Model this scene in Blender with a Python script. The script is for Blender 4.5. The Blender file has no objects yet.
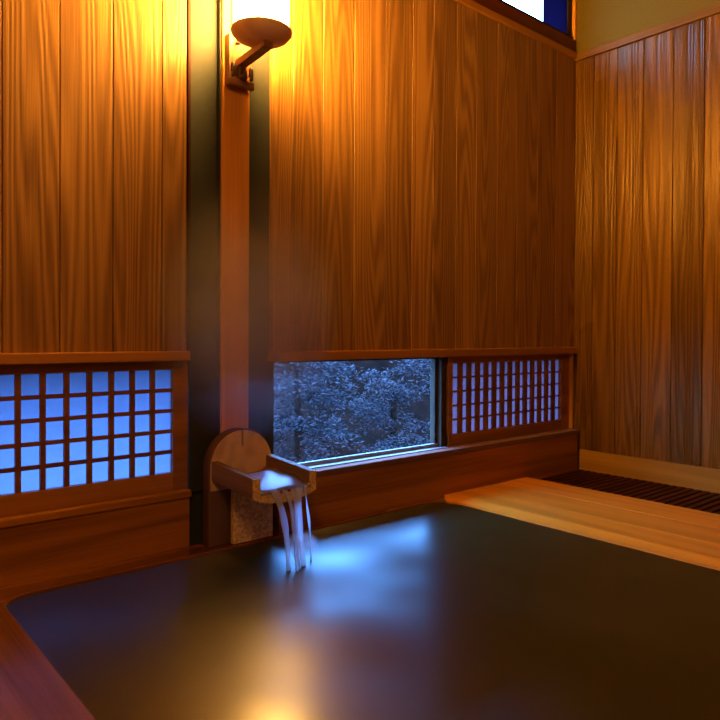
import bpy, bmesh, math, random
from mathutils import Vector, Matrix

random.seed(11)
scn = bpy.context.scene
col = scn.collection
D = bpy.data

# ------------------------------------------------------------------ camera
F_PX, YAW, PITCH, ROLL, SHY = 673.7, 0.70696, -0.010649, 0.004769, -17.88
CAM = Vector((-3.6929, -2.2940, 0.8))
fw = Vector((math.sin(YAW) * math.cos(PITCH), math.cos(YAW) * math.cos(PITCH), math.sin(PITCH)))
rt = Vector((math.cos(YAW), -math.sin(YAW), 0))
up = rt.cross(fw)
r2 = rt * math.cos(ROLL) + up * math.sin(ROLL)
u2 = -rt * math.sin(ROLL) + up * math.cos(ROLL)
cam_d = D.cameras.new('camera')
cam_d.sensor_width = 36
cam_d.lens = F_PX / 720 * 36
cam_d.shift_y = SHY / 720
cam_d.clip_start = 0.02
cam = D.objects.new('camera', cam_d)
m = Matrix.Identity(4)
for i in range(3):
    m[i][0], m[i][1], m[i][2], m[i][3] = r2[i], u2[i], -fw[i], CAM[i]
cam.matrix_world = m
col.objects.link(cam)
scn.camera = cam

# ------------------------------------------------------------------ exposure, world, light levels
scn.view_settings.view_transform = 'Standard'
scn.view_settings.look = 'None'
scn.view_settings.exposure = 0.0
scn.view_settings.gamma = 1.0
scn.view_settings.use_curve_mapping = False
scn.cycles.use_denoising = True
scn.cycles.max_bounces = 8
scn.cycles.transparent_max_bounces = 12
scn.cycles.volume_bounces = 1
scn.cycles.sample_clamp_indirect = 6
SKY = (3.2, 10.8, 32.0)          # blue dusk sky
SKY_STRENGTH = 1.0
LAMP_COLOR = (1.0, 0.52, 0.11)
LAMP_STRENGTH = 255.0           # radiance of the paper shade
FILL_POWER = 82.0                # power of the added fill light behind the camera (W)

world = D.worlds.new('dusk_sky')
scn.world = world
world.use_nodes = True
nt = world.node_tree
nt.nodes.clear()
wo = nt.nodes.new('ShaderNodeOutputWorld')
bg = nt.nodes.new('ShaderNodeBackground')
tc = nt.nodes.new('ShaderNodeTexCoord')
sx = nt.nodes.new('ShaderNodeSeparateXYZ')
rmp = nt.nodes.new('ShaderNodeValToRGB')
rmp.color_ramp.elements[0].position = 0.0
rmp.color_ramp.elements[0].color = (SKY[0] * .5, SKY[1] * .5, SKY[2] * .5, 1)
rmp.color_ramp.elements[1].position = 0.06
rmp.color_ramp.elements[1].color = (SKY[0] * 2, SKY[1] * 2, SKY[2] * 2, 1)
for pos_, k_ in ((.90, 2.4), (1.0, 1.6)):
    e_ = rmp.color_ramp.elements.new(pos_)
    e_.color = (SKY[0] * k_, SKY[1] * k_, SKY[2] * k_, 1)
nt.links.new(tc.outputs['Generated'], sx.inputs[0])
nt.links.new(sx.outputs['Z'], rmp.inputs[0])
nt.links.new(rmp.outputs[0], bg.inputs['Color'])
bg.inputs['Strength'].default_value = SKY_STRENGTH
nt.links.new(bg.outputs[0], wo.inputs[0])

# ------------------------------------------------------------------ helpers
class MB:
    """collects boxes, prisms, tubes and lathes; build() links them as ONE mesh object"""
    def __init__(self):
        self.bm = bmesh.new()
        self.lay = self.bm.verts.layers.float.new('rnd')

    def _tag(self, vs, r):
        for v in vs:
            v[self.lay] = r

    def box(self, a, b, bev=0.0, rnd=None, mat=0):
        rnd = random.random() if rnd is None else rnd
        t = bmesh.new()
        bmesh.ops.create_cube(t, size=1)
        for v in t.verts:
            for i in range(3):
                lo, hi = min(a[i], b[i]), max(a[i], b[i])
                v.co[i] = (lo + hi) / 2 + v.co[i] * (hi - lo)
        if bev > 0:
            bmesh.ops.bevel(t, geom=list(t.edges), offset=bev, segments=2, affect='EDGES', profile=0.6)
        self._merge(t, rnd, mat)
        return self

    def _merge(self, t, rnd, mat=0, smooth=False):
        mp = {}
        for v in t.verts:
            n = self.bm.verts.new(v.co)
            n[self.lay] = rnd
            mp[v] = n
        for f in t.faces:
            try:
                nf = self.bm.faces.new([mp[v] for v in f.verts])
                nf.material_index = mat
                nf.smooth = smooth
            except ValueError:
                pass
        t.free()

    def prism(self, poly, vec, bev=0.0, rnd=None, smooth=False):
        """poly: list of 3D points (planar), extruded by vec"""
        rnd = random.random() if rnd is None else rnd
        t = bmesh.new()
        vs = [t.verts.new(Vector(p)) for p in poly]
        f = t.faces.new(vs)
        ext = bmesh.ops.extrude_face_region(t, geom=[f])
        for v in [g for g in ext['geom'] if isinstance(g, bmesh.types.BMVert)]:
            v.co += Vector(vec)
        bmesh.ops.recalc_face_normals(t, faces=list(t.faces))
        if bev > 0:
            bmesh.ops.bevel(t, geom=[e for e in t.edges if e.calc_face_angle(0) > 0.7], offset=bev, segments=2, affect='EDGES', profile=0.6)
        self._merge(t, rnd, 0, smooth)
        return self

    def tube(self, pts, rad, n=10, rnd=None, caps=True):
        rnd = random.random() if rnd is None else rnd
        pts = [Vector(p) for p in pts]
        rads = rad if isinstance(rad, (list, tuple)) else [rad] * len(pts)
        t = bmesh.new()
        rings = []
        side = None
        for i, p in enumerate(pts):
            d = (pts[min(i + 1, len(pts) - 1)] - pts[max(i - 1, 0)]).normalized()
            if side is None:
                ref = Vector((0, 0, 1)) if abs(d.z) < .9 else Vector((1, 0, 0))
                side = d.cross(ref).normalized()
            else:
                side = (side - d * side.dot(d)).normalized()
            oth = d.cross(side)
            rr = rads[i]
            ra, rb = rr if isinstance(rr, (list, tuple)) else (rr, rr)
            rings.append([t.verts.new(p + side * math.cos(2 * math.pi * k / n) * ra + oth * math.sin(2 * math.pi * k / n) * rb) for k in range(n)])
        for a, b in zip(rings, rings[1:]):
            for k in range(n):
                t.faces.new([a[k], a[(k + 1) % n], b[(k + 1) % n], b[k]])
        if caps:
            t.faces.new(rings[0][::-1])
            t.faces.new(rings[-1])
        bmesh.ops.recalc_face_normals(t, faces=list(t.faces))
        self._merge(t, rnd, 0, True)
        return self

    def lathe(self, prof, center, n=40, rnd=None, sx=1.0, sy=1.0):
        """prof: list of (r, z); closed at the ends where r == 0"""
        rnd = random.random() if rnd is None else rnd
        c = Vector(center)
        t = bmesh.new()
        rings = []
        for r, z in prof:
            if r == 0:
                rings.append([t.verts.new(c + Vector((0, 0, z)))])
            else:
                rings.append([t.verts.new(c + Vector((r * sx * math.cos(2 * math.pi * k / n), r * sy * math.sin(2 * math.pi * k / n), z))) for k in range(n)])
        for a, b in zip(rings, rings[1:]):
            for k in range(n):
                k2 = (k + 1) % n
                if len(a) == 1 and len(b) == 1:
                    continue
                if len(a) == 1:
                    t.faces.new([a[0], b[k], b[k2]])
                elif len(b) == 1:
                    t.faces.new([a[k], a[k2], b[0]])
                else:
                    t.faces.new([a[k], a[k2], b[k2], b[k]])
        bmesh.ops.recalc_face_normals(t, faces=list(t.faces))
        self._merge(t, rnd, 0, True)
        return self

    def build(self, name, mat, parent=None, **props):
        me = D.meshes.new(name)
        self.bm.to_mesh(me)
        self.bm.free()
        for mm in (mat if isinstance(mat, (list, tuple)) else [mat]):
            me.materials.append(mm)
        o = D.objects.new(name, me)
        col.objects.link(o)
        if parent is not None:
            o.parent = parent
            o.matrix_parent_inverse = Matrix.Translation(-parent.location)
        for k, v in props.items():
            o[k] = v
        return o

def empty(name, loc, **props):
    o = D.objects.new(name, None)
    o.location = loc
    o.empty_display_size = 0.05
    col.objects.link(o)
    for k, v in props.items():
        o[k] = v
    return o

# ------------------------------------------------------------------ materials
def new_mat(name):
    mt = D.materials.new(name)
    mt.use_nodes = True
    n = mt.node_tree
    n.nodes.clear()
    out = n.nodes.new('ShaderNodeOutputMaterial')
    return mt, n, out

def wood(name, dark, light, axis='Z', rough=0.42, bump=0.25, rings=15.0, across=6.5, along=0.30, vary=0.35, spec=0.5, coat=0.0, stint=(1.0, .80, .52)):
    mt, n, out = new_mat(name)
    N, L = n.nodes.new, n.links.new
    tcn = N('ShaderNodeTexCoord')
    at = N('ShaderNodeAttribute'); at.attribute_name = 'rnd'
    ofs = N('ShaderNodeVectorMath'); ofs.operation = 'MULTIPLY'
    cmb = N('ShaderNodeCombineXYZ')
    for i in range(3):
        L(at.outputs['Fac'], cmb.inputs[i])
    L(cmb.outputs[0], ofs.inputs[0]); ofs.inputs[1].default_value = (13.7, 29.1, 41.3)
    add = N('ShaderNodeVectorMath'); add.operation = 'ADD'
    L(tcn.outputs['Object'], add.inputs[0]); L(ofs.outputs[0], add.inputs[1])
    ai = 'XYZ'.index(axis)
    def scaled(sa, sl):
        v = N('ShaderNodeVectorMath'); v.operation = 'MULTIPLY'
        s = [sa, sa, sa]; s[ai] = sl
        v.inputs[1].default_value = s
        L(add.outputs[0], v.inputs[0])
        return v
    # contour lines of a stretched noise give cathedral grain
    s1 = scaled(across, along)
    n1 = N('ShaderNodeTexNoise'); n1.inputs['Scale'].default_value = 1.0; n1.inputs['Detail'].default_value = 1.5; n1.inputs['Roughness'].default_value = 0.35
    L(s1.outputs[0], n1.inputs['Vector'])
    mu = N('ShaderNodeMath'); mu.operation = 'MULTIPLY'; mu.inputs[1].default_value = rings * 6.283
    L(n1.outputs['Fac'], mu.inputs[0])
    sn = N('ShaderNodeMath'); sn.operation = 'SINE'
    L(mu.outputs[0], sn.inputs[0])
    mr = N('ShaderNodeMapRange'); mr.inputs['From Min'].default_value = -1; mr.inputs['From Max'].default_value = 1
    L(sn.outputs[0], mr.inputs['Value'])
    # fine fibres
    s2 = scaled(160, 3.0)
    n2 = N('ShaderNodeTexNoise'); n2.inputs['Scale'].default_value = 1.0; n2.inputs['Detail'].default_value = 3
    L(s2.outputs[0], n2.inputs['Vector'])
    # broad tone
    s3 = scaled(4, 0.7)
    n3 = N('ShaderNodeTexNoise'); n3.inputs['Scale'].default_value = 1.0; n3.inputs['Detail'].default_value = 2
    L(s3.outputs[0], n3.inputs['Vector'])
    def mix(a, b, f):
        q = N('ShaderNodeMix'); q.data_type = 'FLOAT'
        q.inputs[0].default_value = f
        L(a, q.inputs[2]); L(b, q.inputs[3])
        return q.outputs[0]
    h = mix(mr.outputs[0], n2.outputs['Fac'], 0.6)
    tone = mix(h, n3.outputs['Fac'], 0.30)
    cr = N('ShaderNodeValToRGB')
    cr.color_ramp.elements[0].position = 0.22; cr.color_ramp.elements[0].color = (*dark, 1)
    cr.color_ramp.elements[1].position = 0.78; cr.color_ramp.elements[1].color = (*light, 1)
    L(tone, cr.inputs[0])
    hsv = N('ShaderNodeHueSaturation')
    mv = N('ShaderNodeMapRange'); mv.inputs['To Min'].default_value = 1 - vary; mv.inputs['To Max'].default_value = 1 + vary
    wn = N('ShaderNodeTexWhiteNoise'); wn.noise_dimensions = '1D'
    L(at.outputs['Fac'], wn.inputs['W']); L(wn.outputs['Value'], mv.inputs['Value'])
    L(mv.outputs[0], hsv.inputs['Value']); L(cr.outputs[0], hsv.inputs['Color'])
    pb = N('ShaderNodeBsdfPrincipled')
    L(hsv.outputs[0], pb.inputs['Base Color'])
    rr = N('ShaderNodeMapRange'); rr.inputs['To Min'].default_value = rough - .07; rr.inputs['To Max'].default_value = rough + .1
    L(n3.outputs['Fac'], rr.inputs['Value']); L(rr.outputs[0], pb.inputs['Roughness'])
    pb.inputs['Specular IOR Level'].default_value = spec
    pb.inputs['Specular Tint'].default_value = (*stint, 1)
    pb.inputs['Coat Weight'].default_value = coat
    pb.inputs['Coat Roughness'].default_value = 0.25
    bp = N('ShaderNodeBump'); bp.inputs['Strength'].default_value = bump; bp.inputs['Distance'].default_value = 0.004
    L(h, bp.inputs['Height']); L(bp.outputs[0], pb.inputs['Normal'])
    L(pb.outputs[0], out.inputs[0])
    return mt

def plain(name, color, rough=0.6, noise=0.0, scale=20, bump=0.0, spec=0.4, metallic=0.0):
    mt, n, out = new_mat(name)
    N, L = n.nodes.new, n.links.new
    pb = N('ShaderNodeBsdfPrincipled')
    pb.inputs['Roughness'].default_value = rough
    pb.inputs['Specular IOR Level'].default_value = spec
    pb.inputs['Metallic'].default_value = metallic
    tcn = N('ShaderNodeTexCoord')
    nz = N('ShaderNodeTexNoise'); nz.inputs['Scale'].default_value = scale; nz.inputs['Detail'].default_value = 5
    L(tcn.outputs['Object'], nz.inputs['Vector'])
    cr = N('ShaderNodeValToRGB')
    cr.color_ramp.elements[0].position = .3; cr.color_ramp.elements[1].position = .7
    cr.color_ramp.elements[0].color = (*[c * (1 - noise) for c in color], 1)
    cr.color_ramp.elements[1].color = (*[min(1, c * (1 + noise)) for c in color], 1)
    L(nz.outputs['Fac'], cr.inputs[0]); L(cr.outputs[0], pb.inputs['Base Color'])
    if bump:
        bp = N('ShaderNodeBump'); bp.inputs['Strength'].default_value = bump; bp.inputs['Distance'].default_value = .004
        L(nz.outputs['Fac'], bp.inputs['Height']); L(bp.outputs[0], pb.inputs['Normal'])
    L(pb.outputs[0], out.inputs[0])
    return mt

def paper_mat(name, color, trans=0.8):
    mt, n, out = new_mat(name)
    N, L = n.nodes.new, n.links.new
    tcn = N('ShaderNodeTexCoord')
    nz = N('ShaderNodeTexNoise'); nz.inputs['Scale'].default_value = 30; nz.inputs['Detail'].default_value = 6
    L(tcn.outputs['Object'], nz.inputs['Vector'])
    cr = N('ShaderNodeValToRGB')
    cr.color_ramp.elements[0].color = (*[c * .88 for c in color], 1); cr.color_ramp.elements[1].color = (*color, 1)
    L(nz.outputs['Fac'], cr.inputs[0])
    df = N('ShaderNodeBsdfDiffuse'); tl = N('ShaderNodeBsdfTranslucent'); mx = N('ShaderNodeMixShader')
    L(cr.outputs[0], df.inputs[0]); L(cr.outputs[0], tl.inputs[0])
    mx.inputs[0].default_value = trans
    L(df.outputs[0], mx.inputs[1]); L(tl.outputs[0], mx.inputs[2]); L(mx.outputs[0], out.inputs[0])
    return mt

def glass_mat(name):
    mt, n, out = new_mat(name)
    N, L = n.nodes.new, n.links.new
    tr = N('ShaderNodeBsdfTransparent'); gl = N('ShaderNodeBsdfGlossy'); mx = N('ShaderNodeMixShader')
    tr.inputs[0].default_value = (.95, .97, .97, 1)
    gl.inputs['Roughness'].default_value = 0.02
    geo = N('ShaderNodeNewGeometry'); dot = N('ShaderNodeVectorMath'); dot.operation = 'DOT_PRODUCT'
    L(geo.outputs['Normal'], dot.inputs[0]); L(geo.outputs['Incoming'], dot.inputs[1])
    ab = N('ShaderNodeMath'); ab.operation = 'ABSOLUTE'; L(dot.outputs['Value'], ab.inputs[0])
    om = N('ShaderNodeMath'); om.operation = 'SUBTRACT'; om.inputs[0].default_value = 1; L(ab.outputs[0], om.inputs[1])
    pw = N('ShaderNodeMath'); pw.operation = 'POWER'; pw.inputs[1].default_value = 5; L(om.outputs[0], pw.inputs[0])
    fr = N('ShaderNodeMath'); fr.operation = 'MULTIPLY_ADD'; fr.inputs[1].default_value = .96; fr.inputs[2].default_value = .03; L(pw.outputs[0], fr.inputs[0])
    L(fr.outputs[0], mx.inputs[0]); L(tr.outputs[0], mx.inputs[1]); L(gl.outputs[0], mx.inputs[2]); L(mx.outputs[0], out.inputs[0])
    return mt

M = {}
CED_D, CED_L = (0.105, 0.039, 0.009), (0.33, 0.152, 0.030)
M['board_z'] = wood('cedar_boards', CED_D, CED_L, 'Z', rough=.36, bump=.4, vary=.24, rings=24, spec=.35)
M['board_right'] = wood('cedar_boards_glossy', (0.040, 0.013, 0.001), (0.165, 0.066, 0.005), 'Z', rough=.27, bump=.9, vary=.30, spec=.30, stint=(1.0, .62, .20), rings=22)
M['trim_x'] = wood('cedar_trim', (0.17, 0.058, 0.006), (0.38, 0.14, 0.014), 'X', rough=.4, bump=.15, rings=4, vary=.12)
M['trim_y'] = wood('cedar_trim_side', (0.10, 0.042, 0.004), (0.20, 0.085, 0.008), 'Y', rough=.5, spec=.1, bump=.15, rings=4, vary=.12)
M['trim_z'] = wood('cedar_upright', (0.44, 0.165, 0.014), (0.74, 0.31, 0.030), 'Z', rough=.42, bump=.15, rings=4, vary=.10)
M['apron'] = wood('red_apron_board', (0.15, 0.048, 0.004), (0.38, 0.13, 0.010), 'X', rough=.5, bump=.2, rings=5, vary=.12, spec=.12)
M['sill'] = wood('matt_sill_board', (0.10, 0.045, 0.03), (0.20, 0.095, 0.07), 'X', rough=.6, bump=.2, rings=5, vary=.12, spec=0.0)
M['beam'] = wood('red_beam', (0.075, 0.012, 0.004), (0.15, 0.028, 0.008), 'X', rough=.45, bump=.15, rings=4, vary=.1)
M['lattice'] = wood('lattice_wood', (0.11, 0.032, 0.006), (0.24, 0.08, 0.012), 'X', rough=.5, bump=.1, rings=3, vary=.15)
M['bench'] = wood('pale_bench', (0.32, 0.105, 0.006), (0.56, 0.19, 0.010), 'Y', rough=.34, bump=.12, rings=5, vary=.12, spec=.15)
M['rim_y'] = wood('wet_rim_side', (0.08, 0.022, 0.003), (0.18, 0.058, 0.007), 'Y', rough=.18, bump=.15, rings=5, vary=.15, spec=.1)
M['rim_x'] = wood('wet_rim', (0.09, 0.024, 0.004), (0.22, 0.066, 0.009), 'X', rough=.25, bump=.15, rings=5, vary=.12, spec=.6)
M['base'] = wood('pale_baseboard', (0.20, 0.085, 0.006), (0.32, 0.145, 0.010), 'Y', rough=.5, bump=.12, rings=4, vary=.05, spec=.1)
M['slat'] = wood('dark_slats', (0.018, 0.003, 0.001), (0.05, 0.008, 0.002), 'X', rough=.5, bump=.2, rings=4, vary=.35, spec=.1)
M['dark_wood'] = wood('dark_lamp_wood', (0.12, 0.045, 0.012), (0.26, 0.10, 0.025), 'Z', rough=.45, bump=.3, rings=4)
M['log'] = wood('log_end', (0.44, 0.25, 0.085), (0.70, 0.44, 0.18), 'Y', rough=.6, bump=.35, rings=3, across=9, along=3, vary=.05)
M['bark_and_shade'] = wood('log_side_and_shade', (0.060, 0.026, 0.008), (0.15, 0.065, 0.018), 'Z', rough=.55, bump=.4, rings=4, vary=.08)
M['trough'] = wood('trough_wood', (0.13, 0.060, 0.016), (0.28, 0.135, 0.035), 'Y', rough=.6, bump=.3, rings=5, vary=.08, spec=0.02)
M['stone'] = plain('support_grain', (0.60, 0.36, 0.10), .8, noise=.45, scale=90, bump=.5)
M['strip'] = plain('dark_plaster', (0.020, 0.019, 0.007), .75, noise=.12, scale=30, bump=.05)
M['plaster'] = plain('ochre_plaster', (0.125, 0.080, 0.010), .9, noise=.05, scale=60, bump=.1, spec=0.0)
M['ceil'] = wood('ceiling_boards', (0.10, 0.040, 0.008), (0.25, 0.10, 0.02), 'Y', rough=.6, bump=.1)
M['paper'] = paper_mat('shoji_paper', (0.265, 0.255, 0.30), .9)
M['paper_thick'] = paper_mat('shoji_paper_doubled', (0.25, 0.155, 0.165), .85)
M['paper_blue'] = paper_mat('frosted_pane', (0.044, 0.030, 0.064), .9)
M['glass'] = glass_mat('window_glass')
M['alu'] = plain('pale_track', (0.24, 0.20, 0.20), .5, spec=.1)
M['track_gap'] = plain('brown_track', (0.22, 0.13, 0.08), .5, noise=.2)
M['jamb'] = plain('grey_jamb', (0.045, 0.026, 0.012), .7, noise=.2, scale=15, spec=.1)
M['iron'] = plain('dark_iron', (0.05, 0.022, 0.012), .5, noise=.3, scale=40)
M['soil'] = plain('night_ground', (0.004, 0.0018, 0.0013), 1.0, noise=.4, scale=3, spec=0.0)
M['trunk'] = plain('tree_bark', (0.012, 0.006, 0.004), .9, noise=.4, scale=20, bump=.5, spec=0.0)

def leaf_mat(name, c):
    mt, n, out = new_mat(name)
    N, L = n.nodes.new, n.links.new
    at = N('ShaderNodeAttribute'); at.attribute_name = 'rnd'
    cr = N('ShaderNodeValToRGB')
    cr.color_ramp.elements[0].color = (*[q * .5 for q in c], 1); cr.color_ramp.elements[1].color = (*[q * 1.6 for q in c], 1)
    L(at.outputs['Fac'], cr.inputs[0])
    df = N('ShaderNodeBsdfDiffuse'); tl = N('ShaderNodeBsdfTranslucent'); mx = N('ShaderNodeMixShader')
    mx.inputs[0].default_value = .2
    L(cr.outputs[0], df.inputs[0]); L(cr.outputs[0], tl.inputs[0])
    L(df.outputs[0], mx.inputs[1]); L(tl.outputs[0], mx.inputs[2]); L(mx.outputs[0], out.inputs[0])
    return mt
M['leaf'] = leaf_mat('leaves', (0.031, 0.022, 0.022))

# dish of the lamp: turned wood
M['dish'] = wood('turned_dish', (0.64, 0.34, 0.12), (0.86, 0.52, 0.22), 'X', rough=.5, bump=.15, rings=6, vary=.02)

# lamp shade: glowing paper
mt, n, out = new_mat('glowing_shade')
em = n.nodes.new('ShaderNodeEmission')
em.inputs[0].default_value = (*LAMP_COLOR, 1); em.inputs[1].default_value = LAMP_STRENGTH
n.links.new(em.outputs[0], out.inputs[0])
M['shade'] = mt

# murky bath water with a rippled, long-exposure gloss
mt, n, out = new_mat('bath_water')
N, L = n.nodes.new, n.links.new
tcn = N('ShaderNodeTexCoord')
nz = N('ShaderNodeTexNoise'); nz.inputs['Scale'].default_value = 2.4; nz.inputs['Detail'].default_value = 1.0
L(tcn.outputs['Object'], nz.inputs['Vector'])
# ripples pushed by the inflow lean one way: their long faces slope up towards the window wall
RIPPLE = 0.272
sl = N('ShaderNodeMapRange'); sl.inputs['From Min'].default_value = .3; sl.inputs['From Max'].default_value = .7
sl.inputs['To Min'].default_value = -RIPPLE * .75; sl.inputs['To Max'].default_value = -RIPPLE * 1.25
L(nz.outputs['Fac'], sl.inputs['Value'])
# they steepen where they run up against the back rim and spill over it
sy_ = N('ShaderNodeSeparateXYZ'); L(tcn.outputs['Object'], sy_.inputs[0])
st = N('ShaderNodeMapRange'); st.interpolation_type = 'SMOOTHSTEP'
st.inputs['From Min'].default_value = -.42; st.inputs['From Max'].default_value = -.07
st.inputs['To Min'].default_value = 0; st.inputs['To Max'].default_value = -.30
L(sy_.outputs['Y'], st.inputs['Value'])
sm = N('ShaderNodeMath'); sm.operation = 'ADD'; L(sl.outputs[0], sm.inputs[0]); L(st.outputs[0], sm.inputs[1])
rd = N('ShaderNodeVectorMath'); rd.operation = 'SCALE'; rd.inputs[0].default_value = (.60, .80, 0)
L(sm.outputs[0], rd.inputs['Scale'])
ad = N('ShaderNodeVectorMath'); ad.operation = 'ADD'; ad.inputs[1].default_value = (0, 0, 1)
L(rd.outputs[0], ad.inputs[0])
bp = N('ShaderNodeVectorMath'); bp.operation = 'NORMALIZE'
L(ad.outputs[0], bp.inputs[0])
pb = N('ShaderNodeBsdfPrincipled')
pb.inputs['Base Color'].default_value = (0.020, 0.016, 0.003, 1)
pb.inputs['Roughness'].default_value = .285
pb.inputs['Anisotropic'].default_value = .78
tgv = N('ShaderNodeCombineXYZ'); tgv.inputs[0].default_value = .60; tgv.inputs[1].default_value = .80
L(tgv.outputs[0], pb.inputs['Tangent'])
pb.inputs['IOR'].default_value = 1.7
pb.inputs['Specular IOR Level'].default_value = .5
L(bp.outputs[0], pb.inputs['Normal'])
L(pb.outputs[0], out.inputs[0])
M['water'] = mt

# running water: glassy white
mt, n, out = new_mat('running_water')
N, L = n.nodes.new, n.links.new
tr = N('ShaderNodeBsdfTransparent'); gl = N('ShaderNodeBsdfGlossy'); df = N('ShaderNodeBsdfTranslucent')
d2 = N('ShaderNodeBsdfDiffuse')
gl.inputs['Roughness'].default_value = .3
gl.inputs[0].default_value = (.62, .50, .55, 1)
df.inputs[0].default_value = (.75, .8, .9, 1); d2.inputs[0].default_value = (.75, .8, .9, 1)
m1 = N('ShaderNodeMixShader'); m2 = N('ShaderNodeMixShader'); m3 = N('ShaderNodeMixShader')
fr = N('ShaderNodeFresnel'); fr.inputs[0].default_value = 1.18
m3.inputs[0].default_value = .5
L(df.outputs[0], m3.inputs[1]); L(d2.outputs[0], m3.inputs[2])
m1.inputs[0].default_value = .4
L(tr.outputs[0], m1.inputs[1]); L(m3.outputs[0], m1.inputs[2])
L(fr.outputs[0], m2.inputs[0]); L(m1.outputs[0], m2.inputs[1]); L(gl.outputs[0], m2.inputs[2])
L(m2.outputs[0], out.inputs[0])
M['stream'] = mt

def steam_mat(name, dens, color):
    mt, n, out = new_mat(name)
    N, L = n.nodes.new, n.links.new
    tcn = N('ShaderNodeTexCoord')
    ln = N('ShaderNodeVectorMath'); ln.operation = 'LENGTH'
    L(tcn.outputs['Object'], ln.inputs[0])
    fall = N('ShaderNodeMapRange'); fall.interpolation_type = 'SMOOTHSTEP'
    fall.inputs['From Min'].default_value = 1.0; fall.inputs['From Max'].default_value = 0.1
    fall.inputs['To Min'].default_value = 0; fall.inputs['To Max'].default_value = dens
    L(ln.outputs['Value'], fall.inputs['Value'])
    nz = N('ShaderNodeTexNoise'); nz.inputs['Scale'].default_value = 2.2; nz.inputs['Detail'].default_value = 3
    L(tcn.outputs['Object'], nz.inputs['Vector'])
    nm = N('ShaderNodeMapRange'); nm.inputs['From Min'].default_value = .3; nm.inputs['From Max'].default_value = .7
    nm.inputs['To Min'].default_value = .4; nm.inputs['To Max'].default_value = 1.4
    L(nz.outputs['Fac'], nm.inputs['Value'])
    mu = N('ShaderNodeMath'); mu.operation = 'MULTIPLY'
    L(fall.outputs[0], mu.inputs[0]); L(nm.outputs[0], mu.inputs[1])
    vs = N('ShaderNodeVolumeScatter'); vs.inputs['Color'].default_value = (*color, 1)
    L(mu.outputs[0], vs.inputs['Density'])
    L(vs.outputs[0], out.inputs['Volume'])
    return mt

# ------------------------------------------------------------------ structure
WX0, WX1 = -4.45, 0.0          # left wall / right wall
WY0, WY1 = -3.5, 0.0           # front wall / window wall
CEIL = 3.02
TH = 0.16                      # outside face of the window wall at Y = TH

def planks_x(name, edges, y, z0, z1, th, mat, **props):
    b = MB()
    for a, c in zip(edges, edges[1:]):
        g = 0.0012
        ch = 0.002
        poly = [(a + g, y + th, z0), (a + g, y + ch, z0), (a + g + ch, y, z0), (c - g - ch, y, z0), (c - g, y + ch, z0), (c - g, y + th, z0)]
        b.prism(poly, (0, 0, z1 - z0))
    return b.build(name, mat, **props)

# floor below everything, around the tub
MB().box((WX0, WY0, -.62), (WX1 + .02, .3, -.56)).build('floor', M['slat'], kind='structure')
MB().box((WX0 - .1, WY0 - .1, CEIL), (WX1 + .15, .2, CEIL + .06)).build('ceiling', M['ceil'], kind='structure')
MB().box((WX0 - .1, WY0, -.6), (WX0, TH, CEIL)).build('wall_left', M['ceil'], kind='structure')
MB().box((WX0 - .1, WY0 - .1, -.6), (WX1 + .15, WY0, CEIL)).build('wall_front', M['ceil'], kind='structure')

# window wall: dark plaster core around the openings
b = MB()
b.box((WX0, .055, .73), (-2.42, TH, CEIL))             # above left shoji
b.box((WX0, .075, -.6), (-2.42, TH, .20))              # below left shoji
b.box((-2.53, .060, .20), (-2.42, TH, .73))            # left dark strip
b.box((-2.42, .032, -.6), (-2.196, TH, CEIL))          # behind post and right dark strip
b.box((-2.196, .03, .72), (-2.1, TH, CEIL))
b.box((-2.2, .032, .19), (-2.170, TH, .73))
b.box((-2.1, .03, .72), (0, TH, 2.60))                 # above window and right shoji
b.box((-2.196, -.0, -.6), (0.0, TH, .19))              # below the windows
b.box((-2.1, .03, 2.92), (0, TH, CEIL))
b.box((-2.1, .0, 2.60), (-.97, TH, 2.93))
b.build('wall_back', M['strip'], kind='structure')

# board claddings of the window wall
ledges = [-4.45, -4.28, -4.10, -3.93, -3.75, -3.57, -3.385, -3.172, -2.999, -2.823, -2.644, -2.545]
planks_x('wall_back_left', ledges, .050, .735, CEIL, .02, M['board_z'], kind='structure')
redges = [-2.196, -2.1, -1.945, -1.772, -1.586, -1.411, -1.265, -1.096, -.94, -.765, -.588, -.399, -.208, -.004]
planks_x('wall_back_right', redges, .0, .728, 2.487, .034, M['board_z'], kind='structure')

# right wall
b = MB()
b.box((0, WY0, -.6), (.12, TH, CEIL))
b.build('wall_right', M['plaster'], kind='structure')
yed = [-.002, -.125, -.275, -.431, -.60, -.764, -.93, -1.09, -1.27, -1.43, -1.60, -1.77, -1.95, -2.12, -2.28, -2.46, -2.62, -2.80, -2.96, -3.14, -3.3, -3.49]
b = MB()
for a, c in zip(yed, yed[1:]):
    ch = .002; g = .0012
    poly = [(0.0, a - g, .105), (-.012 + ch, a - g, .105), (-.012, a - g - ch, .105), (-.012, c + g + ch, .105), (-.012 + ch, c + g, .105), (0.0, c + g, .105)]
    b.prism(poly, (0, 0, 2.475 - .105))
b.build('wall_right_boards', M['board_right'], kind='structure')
MB().box((-.026, WY0, 2.472), (.0, -.002, 2.515), .003).build('trim_1', M['trim_y'], kind='structure')
MB().box((-.024, WY0, -.03), (.0, -.055, .112), .003).build('baseboard_right', M['base'], kind='structure')

# trims of the window wall
MB().box((-2.196, -.018, 2.487), (-.0265, .03, 2.522), .003).build('trim_2', M['trim_x'], kind='structure')
MB().box((-2.196, .0, 2.522), (-.012, .06, 2.605), .003).build('trim_3', M['beam'], kind='structure')
MB().box((WX0, .012, .702), (-2.549, .07, .737), .004).build('trim_4', M['trim_x'], kind='structure')
MB().box((-2.200, -.034, .692), (-.012, .06, .731), .004).build('trim_5', M['trim_x'], kind='structure')
# corner upright beside the transom
MB().box((-.020, .0, 2.605), (0, .13, CEIL), .003).build('trim_6', M['trim_z'], kind='structure')

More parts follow.
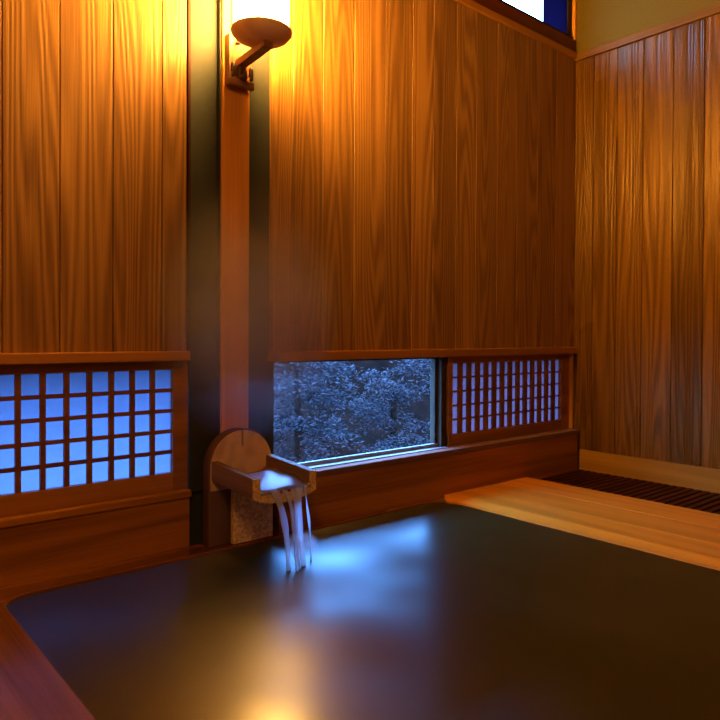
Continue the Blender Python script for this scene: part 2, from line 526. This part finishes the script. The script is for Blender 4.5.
# aprons with thick sill boards
b = MB()
b.box((WX0, .045, -.02), (-2.535, .10, .187), .002)
b.box((WX0, .036, .187), (-2.530, .10, .214), .005)
b.build('trim_7', M['apron'], kind='structure')
b = MB()
b.box((-2.196, -.050, -.03), (-.036, .02, .205), .002)
b.box((-2.200, -.053, .205), (-.032, .10, .232), .004, mat=1)
b.build('trim_8', [M['apron'], M['sill']], kind='structure')

# added dark strip standing in for the shaded gap beside the left boards
MB().box((-2.5445, .044, .74), (-2.534, .07, CEIL), .001).build('gap_shade_strip', M['slat'], kind='structure')

# post between the panels
MB().box((-2.415, .018, -.05), (-2.296, .09, CEIL), .003, rnd=.37).build('pillar', M['trim_z'], kind='structure')

# ------------------------------------------------------------------ windows
def shoji(name, x0, x1, z0, z1, y, gx0, gx1, gz0, gz1, ncol, nrow, wv, wh, paper, fd=.03, proud=True):
    root = empty(name, ((x0 + x1) / 2, y, z0), kind='structure')
    f = MB()
    f.box((x0, y, z0), (x1, y + fd, gz0), .002)
    f.box((x0, y, gz1), (x1, y + fd, z1), .002)
    f.box((x0, y - .001, z0), (gx0, y + fd, z1), .002)
    f.box((gx1, y - .001, z0), (x1, y + fd, z1), .002)
    f.build('window_frame', M['trim_x'], root)
    l = MB()
    yv = y + .006
    for i in range(1, ncol):
        x = gx0 + (gx1 - gx0) * i / ncol
        l.box((x - wv / 2, yv, gz0 - .002), (x + wv / 2, yv + .014, gz1 + .002), .001)
    for j in range(1, nrow):
        z = gz0 + (gz1 - gz0) * j / nrow
        l.box((gx0 - .002, yv + .002, z - wh / 2), (gx1 + .002, yv + .015, z + wh / 2), .001)
    l.build('lattice', M['lattice'], root)
    p = MB()
    p.box((gx0 - .004, yv + .0155, gz0 - .004), (gx1 + .004, yv + .0165, gz1 + .004))
    p.build('paper_pane', paper, root)
    return root

# left shoji: square cells
shoji('window_1', -4.10, -2.533, .214, .706, .066, -2.592 - .0755 * 19, -2.592,   .283, .667, 19, 5, .018, .014, M['paper'])
# right shoji: close set uprights
shoji('window_3', -1.128, -.030, .232, .694, .016, -1.094, -.112, .293, .655, 14, 5, .030, .010, M['paper_thick'])
MB().box((-.030, -.004, .232), (-.0125, .06, .694), .002).build('trim_9', M['trim_z'], kind='structure')

# clear picture window with pale sliding track
root = empty('window_2', (-1.7, .06, .232), kind='structure')
b = MB()
b.box((-2.196, .048, .232), (-1.14, .062, .252), .002)
b.box((-2.196, .000, .232), (-1.14, .012, .237), .001)
b.build('window_track', M['alu'], root)
MB().box((-2.196, .014, .232), (-1.14, .046, .2345), .0005).build('track_groove', M['track_gap'], root)
b = MB()
b.box((-1.188, .052, .232), (-1.150, .085, .692), .003)
b.box((-1.168, .026, .232), (-1.129, .07, .692), .003)
b.box((-2.196, .052, .682), (-1.188, .08, .692), .001)
b.build('window_frame', M['jamb'], root)
MB().box((-2.196, .064, .238), (-1.17, .069, .688)).build('glass_pane', M['glass'], root)

# transom high in the wall
root = empty('window_4', (-1.0, .05, 2.605), kind='structure')
b = MB()
b.box((-.98, .012, 2.605), (-.020, .09, 2.628), .003)
b.box((-.98, .012, 2.90), (-.020, .09, 2.925), .003)
b.box((-.062, .02, 2.628), (-.020, .09, 2.90), .003)
b.build('window_frame', M['jamb'], root)
MB().box((-.98, .055, 2.622), (-.30, .060, 2.905)).build('glass_pane', M['glass'], root)
MB().box((-.306, .030, 2.622), (-.055, .034, 2.905)).build('frosted_pane', M['paper_blue'], root)

# outside: hood over the low windows
MB().box((-4.4, TH, .73), (-2.36, TH + .30, .76), .003).build('trim_11', M['jamb'], kind='structure')
MB().box((-2.35, TH, .73), (0.1, TH + .05, .76), .003).build('trim_10', M['jamb'], kind='structure')

# ------------------------------------------------------------------ bath
IX0, IX1, IY1, IY0 = -3.205, -1.235, -.068, -2.95
WATER_Z = -.006
RL, RR = .085, .13

def inner_outline(off=0.0, n=8):
    """tub opening with rounded back corners, counter-clockwise from front left"""
    x0, x1, y1, y0 = IX0 - off, IX1 + off, IY1 + off, IY0 - off
    pts = [(x0, y0), (x1, y0)]
    for k in range(n + 1):
        a = math.pi / 2 * k / n
        pts.append((x1 - RR + RR * math.cos(a), y1 - RR + RR * math.sin(a)))
    for k in range(n + 1):
        a = math.pi / 2 + math.pi / 2 * k / n
        pts.append((x0 + RL + RL * math.cos(a), y1 - RL + RL * math.sin(a)))
    return pts

tub = empty('bathtub', ((IX0 + IX1) / 2, (IY0 + IY1) / 2, -.5),
            label='large sunken wooden bath full of murky water below the low windows', category='bath')
# basin shell
b = MB()
t = bmesh.new()
o1 = inner_outline(.03); o2 = inner_outline(.0)
top_o = [t.verts.new((x, y, -.012)) for x, y in o1]
bot_o = [t.verts.new((x, y, -.55)) for x, y in o1]
top_i = [t.verts.new((x, y, -.012)) for x, y in o2]
bot_i = [t.verts.new((x, y, -.52)) for x, y in o2]
k = len(o1)
for i in range(k):
    j = (i + 1) % k
    t.faces.new([bot_o[i], bot_o[j], top_o[j], top_o[i]])
    t.faces.new([top_i[i], top_i[j], bot_i[j], bot_i[i]])
    t.faces.new([top_o[i], top_o[j], top_i[j], top_i[i]])
t.faces.new(bot_i); t.faces.new(bot_o[::-1])
b._merge(t, .3)
b.build('basin', M['rim_x'], tub)

def rim_piece(name, poly, z0, z1, mat, bev, rnd):
    return MB().prism([(x, y, z0) for x, y in poly], (0, 0, z1 - z0), bev=bev, rnd=rnd).build(name, mat, tub)

n = 8
# back rim, rounded into both corners
arc_l = [(IX0 + RL + RL * math.cos(math.pi - math.pi / 4 * q / 4), IY1 - RL + RL * math.sin(math.pi - math.pi / 4 * q / 4)) for q in range(4, 9)]
arc_r = [(IX1 - RR + RR * math.cos(math.pi / 2 - math.pi / 4 * q / 4), IY1 - RR + RR * math.sin(math.pi / 2 - math.pi / 4 * q / 4)) for q in range(0, 5)]
cl, cr_ = arc_l[0], arc_r[-1]
poly = arc_l + arc_r + [(cr_[0] + .09, -.052), (-2.196, -.052), (-2.196, .043), (WX0 + .01, .043), (WX0 + .01, -.18 + .0), (cl[0] - .10, cl[1])]
poly = arc_l + arc_r + [(cr_[0] + .06, -.052), (-2.198, -.052), (-2.198, .030), (-2.49, .030), (-2.49, .043), (WX0 + .01, .043), (WX0 + .01, cl[1])]
rim_piece('back_rim', poly, -.06, .004, M['rim_x'], .004, .21)
# left rim: two boards
arc = [(IX0 + RL + RL * math.cos(math.pi - math.pi / 4 * q / 4), IY1 - RL + RL * math.sin(math.pi - math.pi / 4 * q / 4)) for q in range(0, 5)]
poly = [(IX0 - .005, IY0)] + arc + [(-3.43, cl[1] - .001), (-3.43, IY0)]
poly = [(x, min(y, cl[1] - .0015)) for x, y in poly]
rim_piece('side_rim', poly, -.06, .004, M['rim_y'], .004, .62)
rim_piece('side_rim', [(-3.433, IY0), (-3.433, cl[1] - .0015), (WX0 + .01, cl[1] - .0015), (WX0 + .01, IY0)], -.06, .004, M['rim_y'], .004, .87)
rim_piece('front_rim', [(WX0 + .01, IY0 - .002), (-.64, IY0 - .002), (-.64, IY0 - .4), (WX0 + .01, IY0 - .4)], -.06, .004, M['rim_x'], .004, .5)

# pale bench boards on the right, with a sloping inner edge
BZ = .016
def bench_board(xa, xb, rnd):
    return MB().box((xa, IY0, -.03), (xb, -.054, BZ), .0035, rnd=rnd).build('bench_board', M['bench'], tub)
b = MB()
arc = [(IX1 - RR + RR * math.cos(math.pi / 4 - math.pi / 4 * q / 4), IY1 - RR + RR * math.sin(math.pi / 4 - math.pi / 4 * q / 4)) for q in range(0, 5)]
inner = arc + [(IX1, IY1 - RR - .1 * i) for i in range(1, 3)] + [(IX1, IY0)]
# water-side foot of the slope, crest of the slope, outer edge
foot = [(x - .02, y, -.03) for x, y in inner]
foot[0] = (inner[0][0], inner[0][1], -.03)
mid = [(x - .012 if i else x, y, .003) for i, (x, y) in enumerate(inner)]
crest = []
for i, (x, y) in enumerate(inner):
    d = min(1.0, .45 + .14 * i)
    crest.append((x + .045 * d + (.0 if i else .02), y + (.012 if i < 3 else 0), BZ))
outer = [(-1.02, p[1], BZ) for p in crest]
outer[0] = (-1.02, -.054, BZ)
crest[0] = (crest[0][0], -.054, BZ)
under = [(p[0], p[1], -.03) for p in outer]
t = bmesh.new()
rows = [[t.verts.new(p) for p in r] for r in (foot, mid, crest, outer, under)]
for a, c in zip(rows, rows[1:]):
    for i in range(len(a) - 1):
        f = t.faces.new([a[i], a[i + 1], c[i + 1], c[i]])
t.faces.new([r[0] for r in rows][::-1])
t.faces.new([r[-1] for r in rows])
bmesh.ops.recalc_face_normals(t, faces=list(t.faces))
b._merge(t, .31)
b.build('bench_board', M['bench'], tub)
bench_board(-1.017, -.795, .58)
bench_board(-.792, -.555, .13)

# the water
b = MB()
t = bmesh.new()
f = t.faces.new([t.verts.new((x, y, WATER_Z)) for x, y in inner_outline(.012)])
r = bmesh.ops.extrude_face_region(t, geom=[f])
for v in [g for g in r['geom'] if isinstance(g, bmesh.types.BMVert)]:
    v.co.z = -.5
bmesh.ops.recalc_face_normals(t, faces=list(t.faces))
b._merge(t, 0)
b.build('bath_water', M['water'], kind='stuff', label='still dark olive water filling the sunken wooden bath to its rim', category='water')

# dark slatted floor between bench and right wall
duck = empty('duckboard', (-.28, -1.5, -.05), label='dark red slatted duckboard floor along the right wall', category='floor slats')
b = MB()
y = -.06
while y > -3.4:
    b.box((-.552, y - .030, -.030), (-.027, y, -.008), .002)
    y -= .043
b.build('slats', M['slat'], duck)
b = MB()
for x in (-.48, -.29, -.10):
    b.box((x - .02, -3.4, -.07), (x + .02, -.06, -.031), .002)
b.build('bearers', M['slat'], duck)
MB().box((-.555, -3.4, -.60), (0, -.03, -.072)).build('floor.001', M['slat'], kind='structure')

# ------------------------------------------------------------------ water spout
SX, SR, SY0, SY1 = -2.356, .138, -.030, .016
SZC = .300
spout = empty('water_spout', (SX, SY0, .004), label='round-topped wooden water spout with open trough at the foot of the post', category='water spout')
def arch(r, y, zc, nseg=24, z0=.004):
    pts = [(SX - r, y, z0)]
    for q in range(nseg + 1):
        a = math.pi - math.pi * q / nseg
        pts.append((SX + r * math.cos(a), y, zc + r * math.sin(a)))
    pts.append((SX + r, y, z0))
    return pts
MB().prism(arch(SR, SY1, SZC), (0, SY0 - SY1 + .001, 0), bev=.003, rnd=.4).build('log_body', M['bark_and_shade'], spout)
# pale cut face with a slit; shade below it is painted as dark body colour
b = MB()
face = arch(SR - .006, SY0 + .002, SZC, 32, .215)
topi = 1 + 16
slit_w = .0045
pts = []
for i, p in enumerate(face):
    if i == topi:
        pts += [(SX - slit_w, p[1], p[2]), (SX - slit_w, p[1], p[2] - .062), (SX + slit_w, p[1], p[2] - .062), (SX + slit_w, p[1], p[2])]
    else:
        pts.append(p)
b.prism(pts, (0, -.010, 0), rnd=.4)
b.build('cut_face', M['log'], spout)
# trough (U section) running out over the bath, slightly downhill
TY0, TY1 = SY0 - .008, -.325
THW, TWALL, TZT, TZB = .132, .026, .318, .236
def trough_section(y, dz):
    o = [(SX - THW, y, TZT + dz), (SX - THW, y, TZB + .012 + dz), (SX - THW + .03, y, TZB + dz)]
    for q in range(1, 8):
        u = q / 8
        o.append((SX - THW + .03 + (2 * THW - .06) * u, y, TZB - .014 * math.sin(math.pi * u) + dz))
    o += [(SX + THW - .03, y, TZB + dz), (SX + THW, y, TZB + .012 + dz), (SX + THW, y, TZT + dz)]
    i = [(SX + THW - TWALL, y, TZT + dz), (SX + THW - TWALL, y, TZB + .040 + dz)]
    for q in range(1, 8):
        u = 1 - q / 8
        i.append((SX - THW + TWALL + (2 * THW - 2 * TWALL) * u, y, TZB + .028 - .010 * math.sin(math.pi * u) + dz))
    i += [(SX - THW + TWALL, y, TZB + .040 + dz), (SX - THW + TWALL, y, TZT + dz)]
    return o + i
b = MB()
t = bmesh.new()
A = [t.verts.new(p) for p in trough_section(TY0, .008)]
Bv = [t.verts.new(p) for p in trough_section(TY1, -.010)]
for i in range(len(A)):
    j = (i + 1) % len(A)
    t.faces.new([A[i], A[j], Bv[j], Bv[i]])
fa = t.faces.new(A[::-1]); fb = t.faces.new(Bv)
bmesh.ops.triangulate(t, faces=[fa, fb])
bmesh.ops.recalc_face_normals(t, faces=list(t.faces))
b._merge(t, .55)
trough = b.build('trough', M['trough'], spout)
# pale sawn end of the trough
b = MB()
sec = trough_section(TY1 - .001, -.010)
t = bmesh.new()
f = t.faces.new([t.verts.new(p) for p in sec])
r = bmesh.ops.extrude_face_region(t, geom=[f])
for v in [g for g in r['geom'] if isinstance(g, bmesh.types.BMVert)]:
    v.co.y -= .006
bmesh.ops.triangulate(t, faces=[f for f in t.faces if len(f.verts) > 4])
bmesh.ops.recalc_face_normals(t, faces=list(t.faces))
b._merge(t, .2)
b.build('trough_end', M['stone'], trough)
MB().box((SX - .052, SY0 - .03, .006), (SX + .125, SY0 - .008, TZB - .004), .004).build('support_block', M['stone'], spout)

# water lying in the trough
b = MB()
t = bmesh.new()
ny, nx = 10, 10
g = []
for a in range(ny + 1):
    y = TY0 - .075 + (TY1 - .012 - TY0 + .075) * a / ny
    row = []
    for c in range(nx + 1):
        u = c / nx
        row.append(t.verts.new((SX - THW + TWALL + .001 + (2 * THW - 2 * TWALL - .002) * u, y, TZB + .046 - .022 * (a / ny) ** 2 + .003 * math.sin(9 * u + a))))
    g.append(row)
for a in range(ny):
    for c in range(nx):
        t.faces.new([g[a][c], g[a][c + 1], g[a + 1][c + 1], g[a + 1][c]])
r = bmesh.ops.extrude_face_region(t, geom=list(t.faces))
for v in [q for q in r['geom'] if isinstance(q, bmesh.types.BMVert)]:
    v.co.z -= .006
bmesh.ops.recalc_face_normals(t, faces=list(t.faces))
b._merge(t, 0, 0, True)
# falling strands of water
def strand(x, z0, dy, w, th, dx=0.0):
    pts, rad = [], []
    for q in range(12):
        u = q / 11
        pts.append((x + dx * u + .006 * math.sin(5 * u + x * 40), TY1 - .010 - dy * u, z0 - (z0 - WATER_Z) * u ** 1.7))
        rad.append((w * (1 - .45 * u) + .002 * math.sin(13 * u), th))
    b.tube(pts, rad, 10)
strand(SX - .045, TZB + .022, .065, .020, .0035, .012)
strand(SX - .010, TZB + .020, .085, .014, .003, .004)
strand(SX + .045, TZB + .022, .060, .016, .0035, -.016)
strand(SX + .085, TZB + .026, .030, .005, .003, -.004)
strand(SX + .020, TZB + .020, .075, .010, .003, -.010)
b.build('running_water', M['stream'], kind='stuff', label='white-blue water running along the spout trough and falling into the bath', category='water')

# ------------------------------------------------------------------ wall lamp
LX, LY, LZ = SX - .004, -.170, 1.891      # centre of the dish
lamp = empty('wall_lamp', (-2.356, .018, 1.85), label='wooden wall lamp with glowing white shade on an oval dish, fixed to the post', category='lamp')
b = MB()
b.box((-2.408, -.006, 1.755), (-2.303, .0175, 1.945), .003)
b.box((-2.408, -.020, 1.755), (-2.388, -.006, 1.945), .003)
b.box((-2.410, -.030, 1.748), (-2.301, .000, 1.775), .004)
b.build('backplate', M['dark_wood'], lamp)
# squared arm rising from the plate to the dish
dirv = Vector((0, -.205, .018)).normalized()
nrm = dirv.cross(Vector((1, 0, 0))).normalized()
p0 = Vector((-2.356, -.008, 1.838))
w, h = .019, .014
poly = [p0 + Vector((1, 0, 0)) * sx_ * w + nrm * sz_ * h for sx_, sz_ in ((-1, -1), (1, -1), (1, 1), (-1, 1))]
MB().prism(poly, dirv * .205, bev=.003).build('arm', M['dark_wood'], lamp)
b = MB()
for s in (-1, 1):
    pts = []
    for q in range(18):
        a = q / 17 * 1.7 * math.pi
        rr = .034 * (1 - .55 * q / 17)
        pts.append((-2.356 + s * (.012 + .028), -.018 - .006 * q / 17 - rr * .5 * (1 - math.cos(a)) * .5, 1.800 + rr * math.sin(a)))
    b.tube(pts, .006, 8)
b.box((-2.369, -.034, 1.772), (-2.343, -.006, 1.826), .004)
b.tube([(-2.356, -.008, 1.79), (-2.356, -.045, 1.778), (-2.356, -.054, 1.80)], [.014, .011, .005], 10)
b.build('scroll_bracket', M['iron'], lamp)
MB().lathe([(0, 0), (.009, .003), (.011, .010), (.006, .018), (0, .022)], (-2.372, -.022, 1.905), 14).build('knob', M['iron'], lamp)
MB().lathe([(0, -.030), (.032, -.029), (.068, -.020), (.096, -.006), (.110, .010), (.113, .018), (.109, .024), (.090, .020), (.05, .012), (0, .010)],
           (LX, LY, LZ), 48).build('dish', M['dish'], lamp)
shade = MB().lathe([(0, .0125), (.088, .0205), (.098, .030), (.098, .55), (.092, .555), (0, .555)], (LX, LY, LZ), 40).build('lamp_shade', M['shade'], lamp)
b = MB()
for q in range(3):
    a = math.radians(-32) + math.pi / 2 * q
    x, y = LX + .104 * math.cos(a), LY + .104 * math.sin(a)
    b.box((x - .004, y - .004, LZ + .018), (x + .004, y + .004, LZ + .555))
b.build('shade_rods', M['dark_wood'], shade)

# added warm fill light, unseen behind the camera, not a lamp of the room
room = D.lights.new('fill_light', 'POINT')
room.energy = FILL_POWER
room.color = (1.0, .55, .2)
room.shadow_soft_size = .3
ro = D.objects.new('fill_light', room)
ro.location = (-4.0, -2.5, 2.3)
col.objects.link(ro)

# ------------------------------------------------------------------ garden outside
b = MB()
t = bmesh.new()
prof = [(TH + .02, -1.5), (3.2, -1.5), (4.6, -1.0), (6.0, .2), (7.5, .95), (22, 1.0)]
cols = []
rg = random.Random(4)
for q in range(25):
    x = -9 + 23 * q / 24
    cols.append([t.verts.new((x, py, pz + (rg.uniform(-.12, .12) if 0 < i else 0))) for i, (py, pz) in enumerate(prof)])
for a, c in zip(cols, cols[1:]):
    for i in range(len(prof) - 1):
        t.faces.new([a[i], c[i], c[i + 1], a[i + 1]])
bmesh.ops.recalc_face_normals(t, faces=list(t.faces))
b._merge(t, 0, 0, True)
b.build('ground', M['soil'], kind='structure')

def tree(loc, h, r, layers, label, seed, leaves=2600):
    rng = random.Random(seed)
    root = empty('tree', loc, label=label, category='tree')
    x0, y0, z0 = loc
    MB().tube([(x0, y0, z0), (x0 + .05, y0 + .03, z0 + h * .5), (x0 - .03, y0, z0 + h * .92)], [.075, .055, .02], 10).build('trunk', M['trunk'], root)
    b = MB()
    clumps = []
    for i in range(layers):
        u = (i + rng.uniform(.1, .9)) / layers
        rad = r * (1 - .55 * u)
        a = rng.uniform(0, 2 * math.pi)
        d = rad * rng.uniform(.35, 1.0)
        clumps.append((x0 + d * math.cos(a), y0 + d * math.sin(a), z0 + h * (.12 + .88 * u), rng.uniform(.28, .5) * r))
    bm, lay = b.bm, b.lay
    for _ in range(leaves):
        cx, cy, cz, cr = clumps[rng.randrange(len(clumps))]
        a = rng.uniform(0, 2 * math.pi); d = cr * math.sqrt(rng.random())
        p = Vector((cx + d * math.cos(a), cy + d * math.sin(a), cz - .35 * d * d / cr + rng.gauss(0, .03)))
        s = rng.uniform(.013, .027)
        ax = Vector((rng.gauss(0, 1), rng.gauss(0, 1), rng.gauss(0, .35))).normalized()
        nn = Vector((rng.gauss(0, .5), rng.gauss(0, .5), 1)).normalized()
        sd = ax.cross(nn).normalized() * s * .42
        q = rng.random()
        vs = [bm.verts.new(c) for c in (p - ax * s, p + sd, p + ax * s, p - sd)]
        for v in vs:
            v[lay] = q
        bm.faces.new(vs)
    b.build('foliage', M['leaf'], root)
    return root
tree((-1.45, 2.0, -1.5), 1.95, .70, 40, 'tree just behind the spout, at the near end of the clear window', 3, 13000)
tree((-.30, 2.5, -1.5), 2.22, .66, 46, 'tallest dense tree in the middle of the clear window', 8, 17000)
tree((.85, 2.5, -1.5), 2.1, .60, 36, 'tree half hidden by the grey jamb of the clear window', 21, 11000)
tree((-1.0, 3.9, -1.5), 2.3, .85, 44, 'tree standing deepest in the dark garden, between the two nearer crowns', 5, 12000)

# ------------------------------------------------------------------ steam over the spout
def ellipsoid(name, loc, sc, mat, **props):
    b = MB()
    t = bmesh.new()
    bmesh.ops.create_icosphere(t, subdivisions=3, radius=1)
    b._merge(t, 0)
    o = b.build(name, mat, **props)
    o.location = loc
    o.scale = sc
    return o
ellipsoid('steam', (-2.42, -.22, .89), (.43, .21, .50), steam_mat('steam', 2.8, (.96, .91, .84)), kind='stuff',
          label='thin steam rising above the water spout in front of the post', category='steam')
ellipsoid('splash_mist', (-2.325, -.385, .062), (.075, .055, .066), steam_mat('splash_mist', 16.0, (.97, .97, .97)), kind='stuff',
          label='small white mist where the falling water meets the bath', category='mist')
